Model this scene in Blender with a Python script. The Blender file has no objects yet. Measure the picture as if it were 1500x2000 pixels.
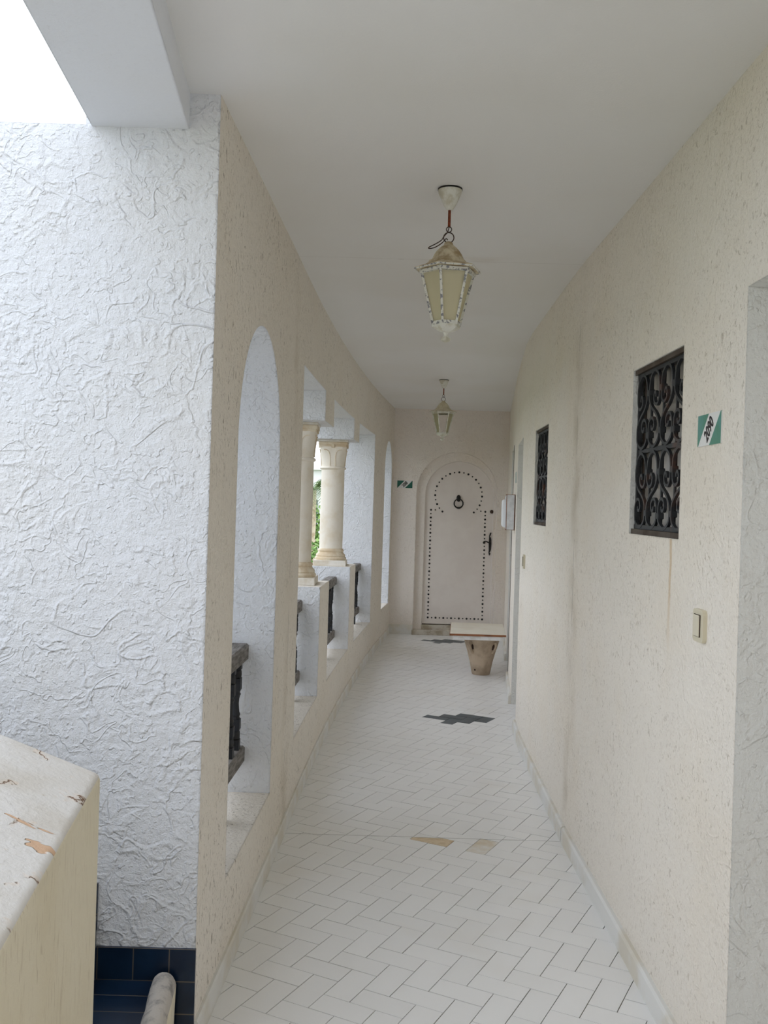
import bpy, bmesh, math, random
from mathutils import Vector, Matrix, noise
random.seed(7)
PI = math.pi
C = bpy.context.scene.collection
SC = bpy.context.scene

# ------------------------------------------------------------------ helpers
def lin(r, g, b):
    f = lambda c: (c/255/12.92) if c <= 10 else ((c/255+.055)/1.055)**2.4
    return (f(r), f(g), f(b), 1)

def link_mesh(name, bm, mats, parent=None, smooth=False, loc=None):
    me = bpy.data.meshes.new(name)
    bmesh.ops.recalc_face_normals(bm, faces=bm.faces)
    bm.to_mesh(me); bm.free()
    if not isinstance(mats, (list, tuple)): mats = [mats]
    for m in mats: me.materials.append(m)
    if smooth:
        for p in me.polygons: p.use_smooth = True
        try: me.set_sharp_from_angle(angle=math.radians(40))
        except Exception: pass
    o = bpy.data.objects.new(name, me)
    C.objects.link(o)
    if parent is not None: o.parent = parent
    if loc is not None: o.location = loc
    return o

def thing(name, label, cat, loc=(0, 0, 0), rotz=0, group=None):
    o = bpy.data.objects.new(name, None); C.objects.link(o)
    o.empty_display_size = .1
    o.location = loc; o.rotation_euler = (0, 0, rotz)
    tag(o, label, cat, group)
    return o

def tag(o, label, cat, group=None):
    o['label'] = label; o['category'] = cat
    if group: o['group'] = group
    return o

def struct(o, label, cat):
    o['kind'] = 'structure'; o['label'] = label; o['category'] = cat
    return o

def add_box(bm, lo, hi, M=None, bevel=0, mat=0):
    vs = [bm.verts.new((x, y, z)) for x in (lo[0], hi[0]) for y in (lo[1], hi[1]) for z in (lo[2], hi[2])]
    idx = [(0, 1, 3, 2), (4, 6, 7, 5), (0, 4, 5, 1), (2, 3, 7, 6), (0, 2, 6, 4), (1, 5, 7, 3)]
    fs = [bm.faces.new([vs[i] for i in f]) for f in idx]
    for f in fs: f.material_index = mat
    if M is not None:
        for v in vs: v.co = M @ v.co
    if bevel:
        es = list({e for f in fs for e in f.edges})
        bmesh.ops.bevel(bm, geom=es, offset=bevel, segments=2, affect='EDGES', profile=.5)
    return vs

def box_bm(lo, hi, bevel=0, M=None):
    bm = bmesh.new(); add_box(bm, lo, hi, M, bevel); return bm

def add_lathe(bm, prof, seg=24, M=None, phase=0, mat=0, caps=True):
    rings = []
    for r, z in prof:
        ring = []
        for i in range(seg):
            a = phase+2*PI*i/seg
            co = Vector((r*math.cos(a), r*math.sin(a), z))
            if M is not None: co = M @ co
            ring.append(bm.verts.new(co))
        rings.append(ring)
    for a, b in zip(rings, rings[1:]):
        for i in range(seg):
            f = bm.faces.new((a[i], a[(i+1) % seg], b[(i+1) % seg], b[i])); f.material_index = mat
    if caps:
        for r in (rings[0][::-1], rings[-1]):
            f = bm.faces.new(r); f.material_index = mat

def add_tube(bm, pts, r, seg=8, closed=False, square=False, mat=0):
    pts = [Vector(p) for p in pts]
    n = len(pts)
    rings = []
    up = None
    for i, p in enumerate(pts):
        if closed: t = pts[(i+1) % n]-pts[i-1]
        else: t = pts[min(i+1, n-1)]-pts[max(i-1, 0)]
        if t.length < 1e-9: t = Vector((0, 0, 1))
        t.normalize()
        if up is None:
            up = Vector((0, 0, 1)) if abs(t.z) < .9 else Vector((1, 0, 0))
        a = t.cross(up)
        if a.length < 1e-5:
            up = Vector((1, 0, 0)); a = t.cross(up)
        a.normalize(); b = a.cross(t).normalized(); up = b
        rr = r[i] if isinstance(r, (list, tuple)) else r
        ring = []
        for k in range(seg):
            an = 2*PI*(k+(.5 if square else 0))/seg
            ring.append(bm.verts.new(p+a*rr*math.cos(an)+b*rr*math.sin(an)))
        rings.append(ring)
    pairs = list(zip(rings, rings[1:]))
    if closed: pairs.append((rings[-1], rings[0]))
    for A, B in pairs:
        for k in range(seg):
            f = bm.faces.new((A[k], A[(k+1) % seg], B[(k+1) % seg], B[k])); f.material_index = mat
    if not closed:
        bm.faces.new(rings[0][::-1]); bm.faces.new(rings[-1])

def add_prism(bm, poly, n0, n1, axes, mat=0):
    """poly of (u,v); axes = (origin,U,V,N) vectors"""
    O, U, V, N = axes
    a = [bm.verts.new(O+U*u+V*v+N*n0) for u, v in poly]
    b = [bm.verts.new(O+U*u+V*v+N*n1) for u, v in poly]
    fs = [bm.faces.new(a[::-1]), bm.faces.new(b)]
    k = len(poly)
    for i in range(k):
        fs.append(bm.faces.new((a[i], a[(i+1) % k], b[(i+1) % k], b[i])))
    for f in fs: f.material_index = mat
    return fs

def spline(ctrl, n=6):
    P = [Vector(c) for c in ctrl]
    P = [2*P[0]-P[1]]+P+[2*P[-1]-P[-2]]
    out = []
    for i in range(1, len(P)-2):
        for k in range(n):
            t = k/n
            p0, p1, p2, p3 = P[i-1:i+3]
            out.append(.5*((2*p1)+(p2-p0)*t+(2*p0-5*p1+4*p2-p3)*t*t+(3*p1-p0-3*p2+p3)*t**3))
    out.append(P[-2])
    return out

# ------------------------------------------------------------------ materials
class NT:
    def __init__(s, name):
        s.m = bpy.data.materials.new(name); s.m.use_nodes = True
        s.t = s.m.node_tree; s.t.nodes.clear()
        s.out = s.n('ShaderNodeOutputMaterial')
        s.b = s.n('ShaderNodeBsdfPrincipled')
        s.l(s.b.outputs[0], s.out.inputs[0])
        s._pos = None
    def n(s, t, **k):
        nd = s.t.nodes.new(t)
        for a, v in k.items(): setattr(nd, a, v)
        return nd
    def l(s, a, b): s.t.links.new(a, b)
    def pos(s):
        if s._pos is None: s._pos = s.n('ShaderNodeNewGeometry').outputs['Position']
        return s._pos
    def obj(s): return s.n('ShaderNodeTexCoord').outputs['Object']
    def map(s, sock, scale=(1, 1, 1), loc=(0, 0, 0), rot=(0, 0, 0)):
        m = s.n('ShaderNodeMapping'); s.l(sock, m.inputs[0])
        m.inputs['Scale'].default_value = scale; m.inputs['Location'].default_value = loc; m.inputs['Rotation'].default_value = rot
        return m.outputs[0]
    def noise(s, sock, scale, detail=3, rough=.5, dist=0):
        k = s.n('ShaderNodeTexNoise'); s.l(sock, k.inputs['Vector'])
        k.inputs['Scale'].default_value = scale; k.inputs['Detail'].default_value = detail
        k.inputs['Roughness'].default_value = rough; k.inputs['Distortion'].default_value = dist
        return k.outputs['Fac']
    def math(s, op, a, b=None, clamp=False):
        k = s.n('ShaderNodeMath', operation=op, use_clamp=clamp)
        for i, v in enumerate((a, b)):
            if v is None: continue
            if isinstance(v, (int, float)): k.inputs[i].default_value = v
            else: s.l(v, k.inputs[i])
        return k.outputs[0]
    def ss(s, v, a, b, lo=0, hi=1):
        k = s.n('ShaderNodeMapRange', interpolation_type='SMOOTHSTEP')
        s.l(v, k.inputs[0])
        for i, x in enumerate((a, b, lo, hi)): k.inputs[i+1].default_value = x
        return k.outputs[0]
    def mix(s, f, a, b):
        k = s.n('ShaderNodeMix', data_type='RGBA')
        if isinstance(f, (int, float)): k.inputs[0].default_value = f
        else: s.l(f, k.inputs[0])
        for i, v in ((6, a), (7, b)):
            if isinstance(v, tuple): k.inputs[i].default_value = v
            else: s.l(v, k.inputs[i])
        return k.outputs[2]
    def xyz(s, sock):
        k = s.n('ShaderNodeSeparateXYZ'); s.l(sock, k.inputs[0]); return k.outputs
    def col(s, v):
        if isinstance(v, tuple): s.b.inputs['Base Color'].default_value = v
        else: s.l(v, s.b.inputs['Base Color'])
    def bump(s, h, dist=.01, strength=1, bevel=0):
        k = s.n('ShaderNodeBump'); s.l(h, k.inputs['Height'])
        k.inputs['Distance'].default_value = dist; k.inputs['Strength'].default_value = strength
        if bevel:
            v = s.n('ShaderNodeBevel', samples=4); v.inputs['Radius'].default_value = bevel
            s.l(v.outputs[0], k.inputs['Normal'])
        s.l(k.outputs[0], s.b.inputs['Normal'])
    def set(s, rough=.8, spec=.3, metal=0):
        s.b.inputs['Roughness'].default_value = rough
        s.b.inputs['Specular IOR Level'].default_value = spec
        s.b.inputs['Metallic'].default_value = metal

def plaster(name, base, dirt, fleck=.5, worm=1., grain=1., bevel=.012, vertical=2.2, crack=False, streak=False, warm=None):
    N = NT(name); N.set(.92, .15)
    p = N.pos()
    # relief
    dist = N.noise(p, 3.0, 2)
    n1 = N.noise(p, 6.5, 2, .5, 1.0)
    r1 = N.ss(N.math('ABSOLUTE', N.math('SUBTRACT', n1, .5)), .0, .050, 1, 0)
    m1 = N.ss(N.noise(N.map(p, loc=(5, 3, 1)), 4.2, 2), .44, .56)
    n2 = N.noise(N.map(p, loc=(9, 1, 4)), 13., 2, .5, .8)
    r2 = N.ss(N.math('ABSOLUTE', N.math('SUBTRACT', n2, .5)), .0, .055, 1, 0)
    m2 = N.ss(N.noise(N.map(p, loc=(2, 8, 3)), 6., 2), .42, .54)
    lump = N.noise(p, 30, 5, .65)
    fine = N.noise(p, 95, 3, .6)
    blobs = N.ss(N.noise(N.map(p, loc=(1, 1, 7)), 60, 1.5, .4), .60, .72)
    h = N.math('MULTIPLY', N.math('MULTIPLY', r1, m1), .22*worm)
    h = N.math('ADD', h, N.math('MULTIPLY', N.math('MULTIPLY', r2, m2), .16*worm))
    h = N.math('ADD', h, N.math('MULTIPLY', lump, .75*grain))
    h = N.math('ADD', h, N.math('MULTIPLY', fine, .22*grain))
    h = N.math('ADD', h, N.math('MULTIPLY', blobs, .16*worm))
    h = N.math('ADD', h, N.math('MULTIPLY', dist, .9))
    N.bump(h, .0105, 1, bevel)
    # colour: dirt flecks caught in the trowel marks, large faint patches
    pv = N.map(p, scale=(1, 1, 1/vertical))
    f1 = N.ss(N.noise(pv, 62, 3, .6, .8), .600, .675)
    f2 = N.ss(N.noise(N.map(pv, loc=(3, 2, 1)), 120, 2, .6), .60, .69)
    fm = N.ss(N.noise(p, 2.2, 3), .35, .6, .35, 1)
    fl = N.math('MULTIPLY', N.math('MAXIMUM', f1, N.math('MULTIPLY', f2, .6)), fm)
    fl = N.math('MULTIPLY', fl, fleck)
    patch = N.ss(N.noise(p, 1.6, 4, .6), .42, .68)
    c = N.mix(N.math('MULTIPLY', patch, .35), base, warm if warm else tuple(list(x*y for x, y in zip(base[:3], (.95, .90, .80)))+[1]))
    c = N.mix(fl, c, dirt)
    Z = N.xyz(p)
    if crack:
        w = N.math('ADD', N.math('SUBTRACT', Z[1], 4.432), N.math('MULTIPLY', N.math('SUBTRACT', N.noise(p, 6, 2), .5), .02))
        k = N.ss(N.math('ABSOLUTE', w), .0012, .0032, 1, 0)
        km = N.ss(N.noise(N.map(p, loc=(0, 0, 2.2)), 3.2, 1), .52, .60)
        km = N.math('MAXIMUM', N.math('MULTIPLY', km, .85), .12)
        c = N.mix(N.math('MULTIPLY', k, km), c, lin(70, 58, 45))
        s_ = N.math('MULTIPLY', N.ss(N.math('ABSOLUTE', w), .01, .16, 1, 0), N.ss(N.noise(p, 3, 3), .4, .7))
        c = N.mix(N.math('MULTIPLY', s_, .35), c, lin(160, 142, 105))
    if streak:
        yy = N.math('ADD', N.math('SUBTRACT', Z[1], 2.955), N.math('MULTIPLY', N.math('SUBTRACT', N.noise(p, 9, 2), .5), .03))
        a = N.ss(N.math('ABSOLUTE', yy), .004, .018, 1, 0)
        a = N.math('MULTIPLY', a, N.math('MULTIPLY', N.ss(Z[2], 1.05, 1.42), N.ss(Z[2], 1.47, 1.48, 1, 0)))
        c = N.mix(N.math('MULTIPLY', a, .55), c, lin(196, 160, 104))
    N.col(c)
    return N.m

M = {}
M['plaster_white_lit'] = plaster('white_rough_lit_plaster', lin(229, 232, 237), lin(170, 162, 150), .14, 1.25, 1.15, warm=lin(232, 231, 229))
M['plaster_left'] = plaster('cream_plaster', lin(235, 229, 219), lin(112, 97, 76), .62, .4, 1.1, crack=True, vertical=1.9, warm=lin(230, 221, 206))
M['plaster_right'] = plaster('cream_stained_plaster', lin(238, 232, 222), lin(134, 117, 88), .42, .6, 1.15, crack=True, streak=True, vertical=1.4, warm=lin(234, 223, 205))
M['plaster_end'] = plaster('grey_white_plaster', lin(240, 233, 226), lin(165, 150, 136), .2, .9, 1.0)
M['plaster_jamb_shade'] = plaster('shade_grey_plaster', lin(224, 225, 221), lin(160, 150, 136), .22, .9, 1.0, warm=lin(220, 217, 209))  # greyer copy of the wall plaster, shade put into its colour
M['plaster_smooth'] = plaster('smooth_white_plaster', lin(229, 232, 238), lin(170, 165, 155), .08, .02, .25, warm=lin(230, 230, 230))
M['plaster_buff'] = plaster('streaked_buff_plaster', lin(228, 220, 198), lin(150, 125, 88), .3, .12, .5, vertical=7, warm=lin(206, 192, 158))

def m_ceiling():
    N = NT('painted_ceiling'); N.set(.9, .15); p = N.pos()
    n = N.noise(p, 150, 2); l = N.noise(p, 7, 3)
    N.bump(N.math('ADD', N.math('MULTIPLY', n, .2), N.math('MULTIPLY', l, .5)), .003)
    Z = N.xyz(p)
    c = N.mix(N.ss(N.noise(p, .9, 3), .4, .65), lin(233, 233, 232), lin(230, 229, 226))
    w = N.math('ADD', N.math('SUBTRACT', Z[1], 4.425), N.math('MULTIPLY', N.math('SUBTRACT', N.noise(p, 3, 1), .5), .03))
    k = N.ss(N.math('ABSOLUTE', w), .0015, .005, 1, 0)
    km = N.math('MAXIMUM', N.ss(N.noise(p, 4.2, 1), .58, .64), .14)
    c = N.mix(N.math('MULTIPLY', k, km), c, lin(120, 100, 80))
    e = N.math('MULTIPLY', N.ss(N.math('ABSOLUTE', w), .0, .12, 1, 0), N.ss(N.noise(p, 2.5, 3), .5, .7))
    c = N.mix(N.math('MULTIPLY', e, .25), c, lin(190, 172, 145))
    N.col(c); return N.m
M['ceiling'] = m_ceiling()

def m_tile():
    N = NT('white_floor_tile'); N.set(.28, .5); p = N.pos()
    g = N.n('ShaderNodeNewGeometry')
    isl = g.outputs['Random Per Island']
    c = N.mix(isl, lin(236, 236, 235), lin(240, 240, 239))
    st = N.ss(N.noise(N.map(p, loc=(4, 2, 0)), 2.1, 3), .55, .75)
    c = N.mix(N.math('MULTIPLY', st, .12), c, lin(206, 192, 165))
    N.col(c)
    N.bump(N.noise(p, 160, 2), .0006)
    return N.m
M['tile'] = m_tile()

def simple(name, c1, c2=None, scale=20, rough=.6, spec=.4, metal=0, bump=0, bscale=None, thr=(.4, .65), detail=4, vec=(1, 1, 1), local=False):
    N = NT(name); N.set(rough, spec, metal)
    p = N.obj() if local else N.pos()
    p = N.map(p, scale=vec)
    if c2 is None: N.col(c1)
    else: N.col(N.mix(N.ss(N.noise(p, scale, detail, .6), *thr), c1, c2))
    if bump: N.bump(N.noise(p, bscale or scale*2, 4, .6), bump)
    return N.m
M['tile_dark'] = simple('dark_teal_tile', lin(52, 66, 76), lin(66, 82, 92), 9, .3, .5)
M['tile_mortar'] = simple('beige_mortar', lin(216, 198, 170), lin(204, 184, 154), 30, .9, .2, bump=.001)
M['tile_stain'] = simple('stained_floor_tile', lin(230, 228, 223), lin(212, 198, 174), 7, .4, .5)
M['grout'] = simple('dirty_grout', lin(100, 84, 62), lin(68, 54, 38), 5, .95, .1)
M['skirting'] = simple('white_skirting_tile', lin(226, 226, 223), lin(214, 208, 194), 4, .45, .4)
M['stone'] = simple('cream_column_stone', lin(236, 229, 216), lin(224, 212, 190), 6, .75, .3, bump=.0015, bscale=70, thr=(.45, .75))
M['stone_trim'] = simple('ochre_column_stone', lin(226, 215, 194), lin(206, 186, 156), 9, .8, .25, bump=.002, bscale=60)
M['plinth'] = simple('white_marble_slab', lin(226, 222, 214), lin(208, 198, 180), 8, .55, .4)
M['marble_step'] = simple('worn_marble', lin(206, 200, 188), lin(168, 156, 136), 9, .5, .4, bump=.001)
M['rail_wood'] = simple('weathered_grey_wood', lin(136, 132, 127), lin(98, 93, 88), 12, .75, .3, bump=.002, bscale=50, vec=(6, 1, 6))
M['baluster_wood'] = simple('dark_stained_wood', lin(40, 42, 46), lin(26, 25, 25), 14, .55, .4, bump=.001, bscale=40)
M['iron'] = simple('black_iron_rust', lin(40, 42, 45), lin(84, 56, 44), 7, .6, .4, bump=.001, bscale=80, thr=(.54, .72))
M['iron_black'] = simple('black_iron', lin(24, 23, 22), lin(40, 36, 33), 30, .5, .4)
M['rust_iron'] = simple('rusty_rod', lin(134, 70, 46), lin(84, 46, 34), 60, .8, .3, bump=.001)
M['dark_ring'] = simple('dark_iron_ring', lin(66, 48, 38), lin(44, 34, 28), 60, .6, .4)
M['sash'] = simple('dirty_brown_sash', lin(92, 84, 76), lin(70, 58, 50), 9, .8, .2)
M['window_pane'] = simple('dusty_window_pane', lin(186, 178, 168), lin(152, 146, 138), 5, .35, .5)
M['lamp_paint'] = simple('chipped_white_lamp_paint', lin(222, 222, 214), lin(136, 137, 142), 70, .6, .35, bump=.0008, thr=(.50, .58), detail=5)
M['lamp_white'] = simple('white_lamp_paint', lin(226, 226, 218), lin(200, 196, 178), 30, .5, .4)
M['lamp_roof'] = simple('dusty_lamp_roof', lin(212, 202, 176), lin(166, 146, 114), 22, .75, .25, bump=.001, thr=(.38, .66))
M['lamp_roof_clean'] = simple('cream_lamp_roof', lin(212, 204, 180), lin(188, 176, 146), 22, .65, .3)
M['door_paint'] = simple('white_door_paint', lin(236, 229, 223), lin(231, 223, 217), 3, .5, .4, bump=.0006, bscale=200)
M['stud'] = simple('black_stud', lin(26, 24, 24), None, rough=.45)
M['brown_chip'] = simple('chipped_brown_frame', lin(226, 221, 214), lin(96, 66, 56), 11, .7, .3, thr=(.66, .70), vec=(3, 3, 1))
M['brown_edge'] = simple('brown_wood_edge', lin(150, 98, 66), lin(124, 78, 52), 10, .6, .3)
M['laminate'] = simple('cream_laminate', lin(236, 231, 216), lin(228, 220, 202), 4, .4, .4)
M['white_board'] = simple('white_board', lin(232, 232, 232), lin(214, 212, 208), 14, .7, .3)
M['terracotta'] = simple('weathered_clay', lin(198, 180, 158), lin(160, 142, 122), 6, .9, .2, bump=.002, bscale=40, thr=(.36, .7))
M['hole_shade'] = simple('painted_hollow_shade', lin(60, 44, 36), None, rough=.9)  # dark colour stands for the shade inside holes and gaps
M['plastic_cream'] = simple('cream_plastic', lin(214, 206, 182), None, rough=.4)
M['plastic_cream2'] = simple('pale_cream_plastic', lin(220, 213, 192), None, rough=.35)
M['box_grey'] = simple('grey_metal_box', lin(222, 224, 228), lin(206, 208, 212), 20, .5, .4)
M['box_white'] = simple('white_box_cover', lin(232, 234, 238), None, rough=.4)
M['plate_white'] = simple('white_glazed_plate', lin(226, 226, 224), None, rough=.4)
M['plate_green'] = simple('green_glazed_plate', lin(44, 124, 98), lin(60, 134, 124), 14, .4)
M['plate_dark_green'] = simple('deep_green_glazed_plate', lin(26, 92, 76), lin(34, 100, 86), 14, .4)
M['digit'] = simple('black_digit_paint', lin(52, 46, 48), lin(84, 76, 78), 60, .6)
M['grass'] = simple('lawn', lin(92, 108, 68), lin(112, 124, 84), 3, .95, .1, bump=.02, bscale=30)
M['bark'] = simple('pale_palm_bark', lin(222, 206, 182), lin(190, 168, 140), 9, .9, .2, bump=.01)
M['facade'] = simple('white_facade', lin(240, 240, 238), None, rough=.9)
M['glass_dark'] = simple('dark_window_glass', lin(70, 78, 80), None, rough=.2)
M['red_flower'] = simple('red_bract', lin(190, 70, 58), None, rough=.7)

def m_leaf(name, a, b):
    N = NT(name); N.set(.6, .3)
    g = N.n('ShaderNodeNewGeometry').outputs['Random Per Island']
    N.col(N.mix(g, a, b)); return N.m
M['leaf'] = m_leaf('shrub_leaf', lin(84, 118, 58), lin(142, 172, 94))
M['frond'] = m_leaf('palm_leaf', lin(84, 108, 66), lin(128, 146, 96))

def m_bluetile():
    N = NT('navy_glazed_tile'); N.set(.28, .5); p = N.pos(); Z = N.xyz(p)
    nz = N.xyz(N.n('ShaderNodeNewGeometry').outputs['True Normal'])
    def line(v, off, per, w=.0016):
        a = N.math('ABSOLUTE', N.math('SUBTRACT', N.math('FRACT', N.math('ADD', N.math('DIVIDE', N.math('SUBTRACT', v, off), per), .5)), .5))
        return N.math('LESS_THAN', a, w/per)
    lx = line(Z[0], -.770, .1015)
    lz = line(Z[2], .192, .0915)
    ly = line(Z[1], 2.672, .083)
    flat = N.ss(nz[2], .5, .6)
    vert = N.math('SUBTRACT', 1, flat)
    gx = N.math('MULTIPLY', N.math('MAXIMUM', lx, lz), vert)
    gy = N.math('MULTIPLY', ly, flat)
    c = N.mix(N.ss(N.noise(p, 6, 3), .35, .65), lin(14, 30, 52), lin(22, 44, 70))
    c = N.mix(N.math('MULTIPLY', N.math('MAXIMUM', gx, gy), .7), c, lin(120, 108, 90))
    N.col(c); return N.m
M['blue_tile'] = m_bluetile()

def m_peel():
    """flat coping plaster: fine cracks and flaked patches that show the clay below"""
    N = NT('flaking_coping_plaster'); N.set(.92, .15); p = N.pos()
    q = N.map(p, scale=(1, 1, .2))
    base = N.mix(N.ss(N.noise(q, 4, 4), .4, .65), lin(221, 218, 213), lin(208, 202, 192))
    n = N.noise(q, 6.0, 5, .62, .25)
    ridge = N.ss(N.math('ABSOLUTE', N.math('SUBTRACT', n, .5)), .002, .011, 1, 0)
    mk = N.ss(N.noise(N.map(q, loc=(3, 1, 0)), 13, 2), .52, .58)
    cr = N.math('MULTIPLY', ridge, mk)
    fl = N.ss(N.noise(N.map(q, loc=(7.3, 2.1, 0), scale=(1, 2.4, 1)), 5.5, 4, .6, .4), .640, .652)
    c = N.mix(N.math('MULTIPLY', N.ss(N.math('ABSOLUTE', N.math('SUBTRACT', n, .5)), .0, .05, 1, 0), N.math('MULTIPLY', mk, .3)), base, lin(228, 198, 166))
    c = N.mix(N.math('MULTIPLY', cr, .9), c, lin(120, 84, 58))
    c = N.mix(fl, c, lin(212, 178, 148))
    N.col(c)
    h = N.math('SUBTRACT', N.math('MULTIPLY', N.noise(p, 60, 4, .6), .5), N.math('MULTIPLY', N.math('MAXIMUM', cr, fl), .5))
    N.bump(h, .006, 1, .012)
    return N.m
M['coping'] = m_peel()
M['curb'] = simple('rough_grey_mortar', lin(196, 190, 182), lin(150, 146, 142), 26, .95, .1, bump=.006, bscale=60, thr=(.45, .7))

def m_frost(name, col, trans=.5):
    N = NT(name)
    d = N.n('ShaderNodeBsdfDiffuse'); d.inputs[0].default_value = col
    t = N.n('ShaderNodeBsdfTranslucent'); t.inputs[0].default_value = col
    a = N.n('ShaderNodeMixShader'); a.inputs[0].default_value = trans
    N.l(d.outputs[0], a.inputs[1]); N.l(t.outputs[0], a.inputs[2])
    g = N.n('ShaderNodeBsdfGlossy'); g.inputs['Roughness'].default_value = .3
    b = N.n('ShaderNodeMixShader'); b.inputs[0].default_value = .04
    N.l(a.outputs[0], b.inputs[1]); N.l(g.outputs[0], b.inputs[2])
    N.l(b.outputs[0], N.out.inputs[0]); return N.m
M['frosted'] = m_frost('frosted_amber_glass', lin(244, 240, 218), .6)
M['frosted_green'] = m_frost('frosted_olive_glass', lin(222, 218, 192), .6)
def m_clear():
    N = NT('clear_lamp_glass'); N.set(.05, .5)
    N.b.inputs['Transmission Weight'].default_value = 1; N.b.inputs['IOR'].default_value = 1.05
    N.col((1, 1, 1, 1)); return N.m
M['clear'] = m_clear()

# ------------------------------------------------------------------ plan of the gallery (x across, y along, z up)
H = 2.70
def lerp_tab(tab, s):
    if s <= tab[0][0]: (a, b) = tab[0], tab[1]
    elif s >= tab[-1][0]: (a, b) = tab[-2], tab[-1]
    else:
        for a, b in zip(tab, tab[1:]):
            if a[0] <= s <= b[0]: break
    return a[1]+(b[1]-a[1])*(s-a[0])/(b[0]-a[0])
def XL(s):
    if s < 4.42: return -.43+.0374*(s-4.42)
    d = s-4.42
    return -.43+.029*d+.00684*d*d
TR = [(0, .905), (2.3, .899), (3.4, .897), (4.42, .893), (5.3, .914), (6.19, .938), (6.65, .967), (7.49, 1.050), (8.58, 1.168), (9.6, 1.285), (11.35, 1.48), (12, 1.55)]
def XR(s): return lerp_tab(TR, s)

def boolean(a_bm, cutters, op='DIFFERENCE'):
    def mk(bm, nm):
        me = bpy.data.meshes.new(nm); bmesh.ops.recalc_face_normals(bm, faces=bm.faces); bm.to_mesh(me); bm.free()
        o = bpy.data.objects.new(nm, me); C.objects.link(o); return o
    o = mk(a_bm, 'tmp'); cs = []
    for i, c in enumerate(cutters):
        k = mk(c, 'tmpc'); cs.append(k)
        md = o.modifiers.new('b', 'BOOLEAN'); md.operation = op; md.object = k; md.solver = 'EXACT'
    dg = bpy.context.evaluated_depsgraph_get(); dg.update()
    me = bpy.data.meshes.new_from_object(o.evaluated_get(dg))
    bm = bmesh.new(); bm.from_mesh(me)
    for q in [o]+cs: bpy.data.objects.remove(q)
    return bm

def cut_box(s0, s1, z0, z1, n0=-1, n1=1): return box_bm((n0, s0, z0), (n1, s1, z1))
def arch_poly(c, r, z0, zs, seg=28):
    P = [(c-r, z0), (c+r, z0)]
    for i in range(seg+1):
        a = PI*i/seg
        P.append((c+r*math.cos(a), zs+r*math.sin(a)))
    return P
def cut_arch(c, r, z0, zs, n0=-1, n1=1, along='y'):
    bm = bmesh.new()
    if along == 'y': ax = (Vector(), Vector((0, 1, 0)), Vector((0, 0, 1)), Vector((1, 0, 0)))
    else: ax = (Vector(), Vector((1, 0, 0)), Vector((0, 0, 1)), Vector((0, 1, 0)))
    add_prism(bm, arch_poly(c, r, z0, zs), n0, n1, ax)
    return bm

def bend(bm, f, step=.25, s0=2.7, s1=11.6):
    s = s0+step
    while s < s1:
        bmesh.ops.bisect_plane(bm, geom=bm.verts[:]+bm.edges[:]+bm.faces[:], plane_co=(0, s, 0), plane_no=(0, 1, 0))
        s += step
    for v in bm.verts: v.co.x += f(v.co.y)

# ---- left wall: arch, arcade openings over pedestals, narrow arch
T = .38
SILL1, SILL = .32, .36
ped = [(5.82, 6.32), (7.72, 8.13)]
openings = [(4.755, 5.82), (6.32, 7.72), (8.13, 9.5)]
cuts = [cut_arch(3.54, .46, SILL1, 1.74), cut_arch(10.85, .35, .38, 1.92)]
base = bmesh.new()
add_prism(base, [(-2.8, 2.68), (0, 2.68), (0, 11.45), (-T, 11.45), (-T, 2.98), (-2.8, 2.98)], -.3, H+.02, (Vector(), Vector((1, 0, 0)), Vector((0, 1, 0)), Vector((0, 0, 1))))
cuts.append(box_bm((-3, 2.5, 2.605), (-T, 3.2, 3)))
for k, (s0, s1) in enumerate(openings): cuts.append(cut_box(s0, s1, SILL, 2.24))
for (a, b), zt in zip(ped, (2.055, 2.07)): cuts.append(cut_box(a-.01, b+.01, 1.03, zt))
bm = boolean(base, cuts)
bend(bm, XL, .25, 2.75)
bm.normal_update()
for f in bm.faces:
    f.material_index = 0 if abs(f.normal.x) > .75 or f.normal.z > .75 else 1  # arch jambs get the whiter plaster, light on them put into the colour
wl = link_mesh('wall_left', bm, [M['plaster_left'], M['plaster_white_lit']])
struct(wl, 'rough white plaster gallery wall with arches and pedestals on the left side', 'wall')

# ---- right wall with door alcoves and two barred windows
W1 = (2.880, 3.456, 1.475, 2.067)
W2 = (5.34, 5.88, 1.455, 2.035)
cuts = [cut_box(1.2, 2.38, -.5, 2.13, -.01-.02, .28), cut_box(6.65, 7.49, -.5, 2.05, -.03, .28), cut_box(8.58, 9.6, -.5, 2.12, -.03, .12)]
cuts += [cut_box(w[0], w[1], w[2], w[3], -.03, .16) for w in (W1, W2)]
bm = boolean(box_bm((0, -1.8, -.3), (.36, 11.45, H+.02)), cuts)
bend(bm, XR, .15, -1.5)
bm.normal_update()
for f in bm.faces: f.material_index = 0 if abs(f.normal.x) > .7 else 1  # alcove jambs get the greyer plaster, their shade put into the colour
wr = link_mesh('wall_right', bm, [M['plaster_right'], M['plaster_jamb_shade']])
struct(wr, 'cream stained plaster wall with barred windows on the right side', 'wall')

# ---- end wall with arched door recess
DY = 11.35
bm = boolean(box_bm((-.5, DY, -.3), (2.1, DY+.32, H+.02)),
             [cut_arch(.872, .483, -.5, 1.71, -1, DY+.05, 'x'), cut_arch(.9075, .413, -.5, 1.675, -1, DY+.16, 'x')])
we = link_mesh('wall_end', bm, M['plaster_end'])
struct(we, 'greyish white plaster end wall around the studded arched door', 'wall')

# ---- unseen wall added behind the viewer to keep light off the jambs
struct(link_mesh('wall_light_block', box_bm((-2.8, -1.8, -.3), (1.6, -1.5, H+.02)), M['plaster_right']), 'unseen plain plaster wall added at the viewer end to block light', 'wall')

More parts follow.
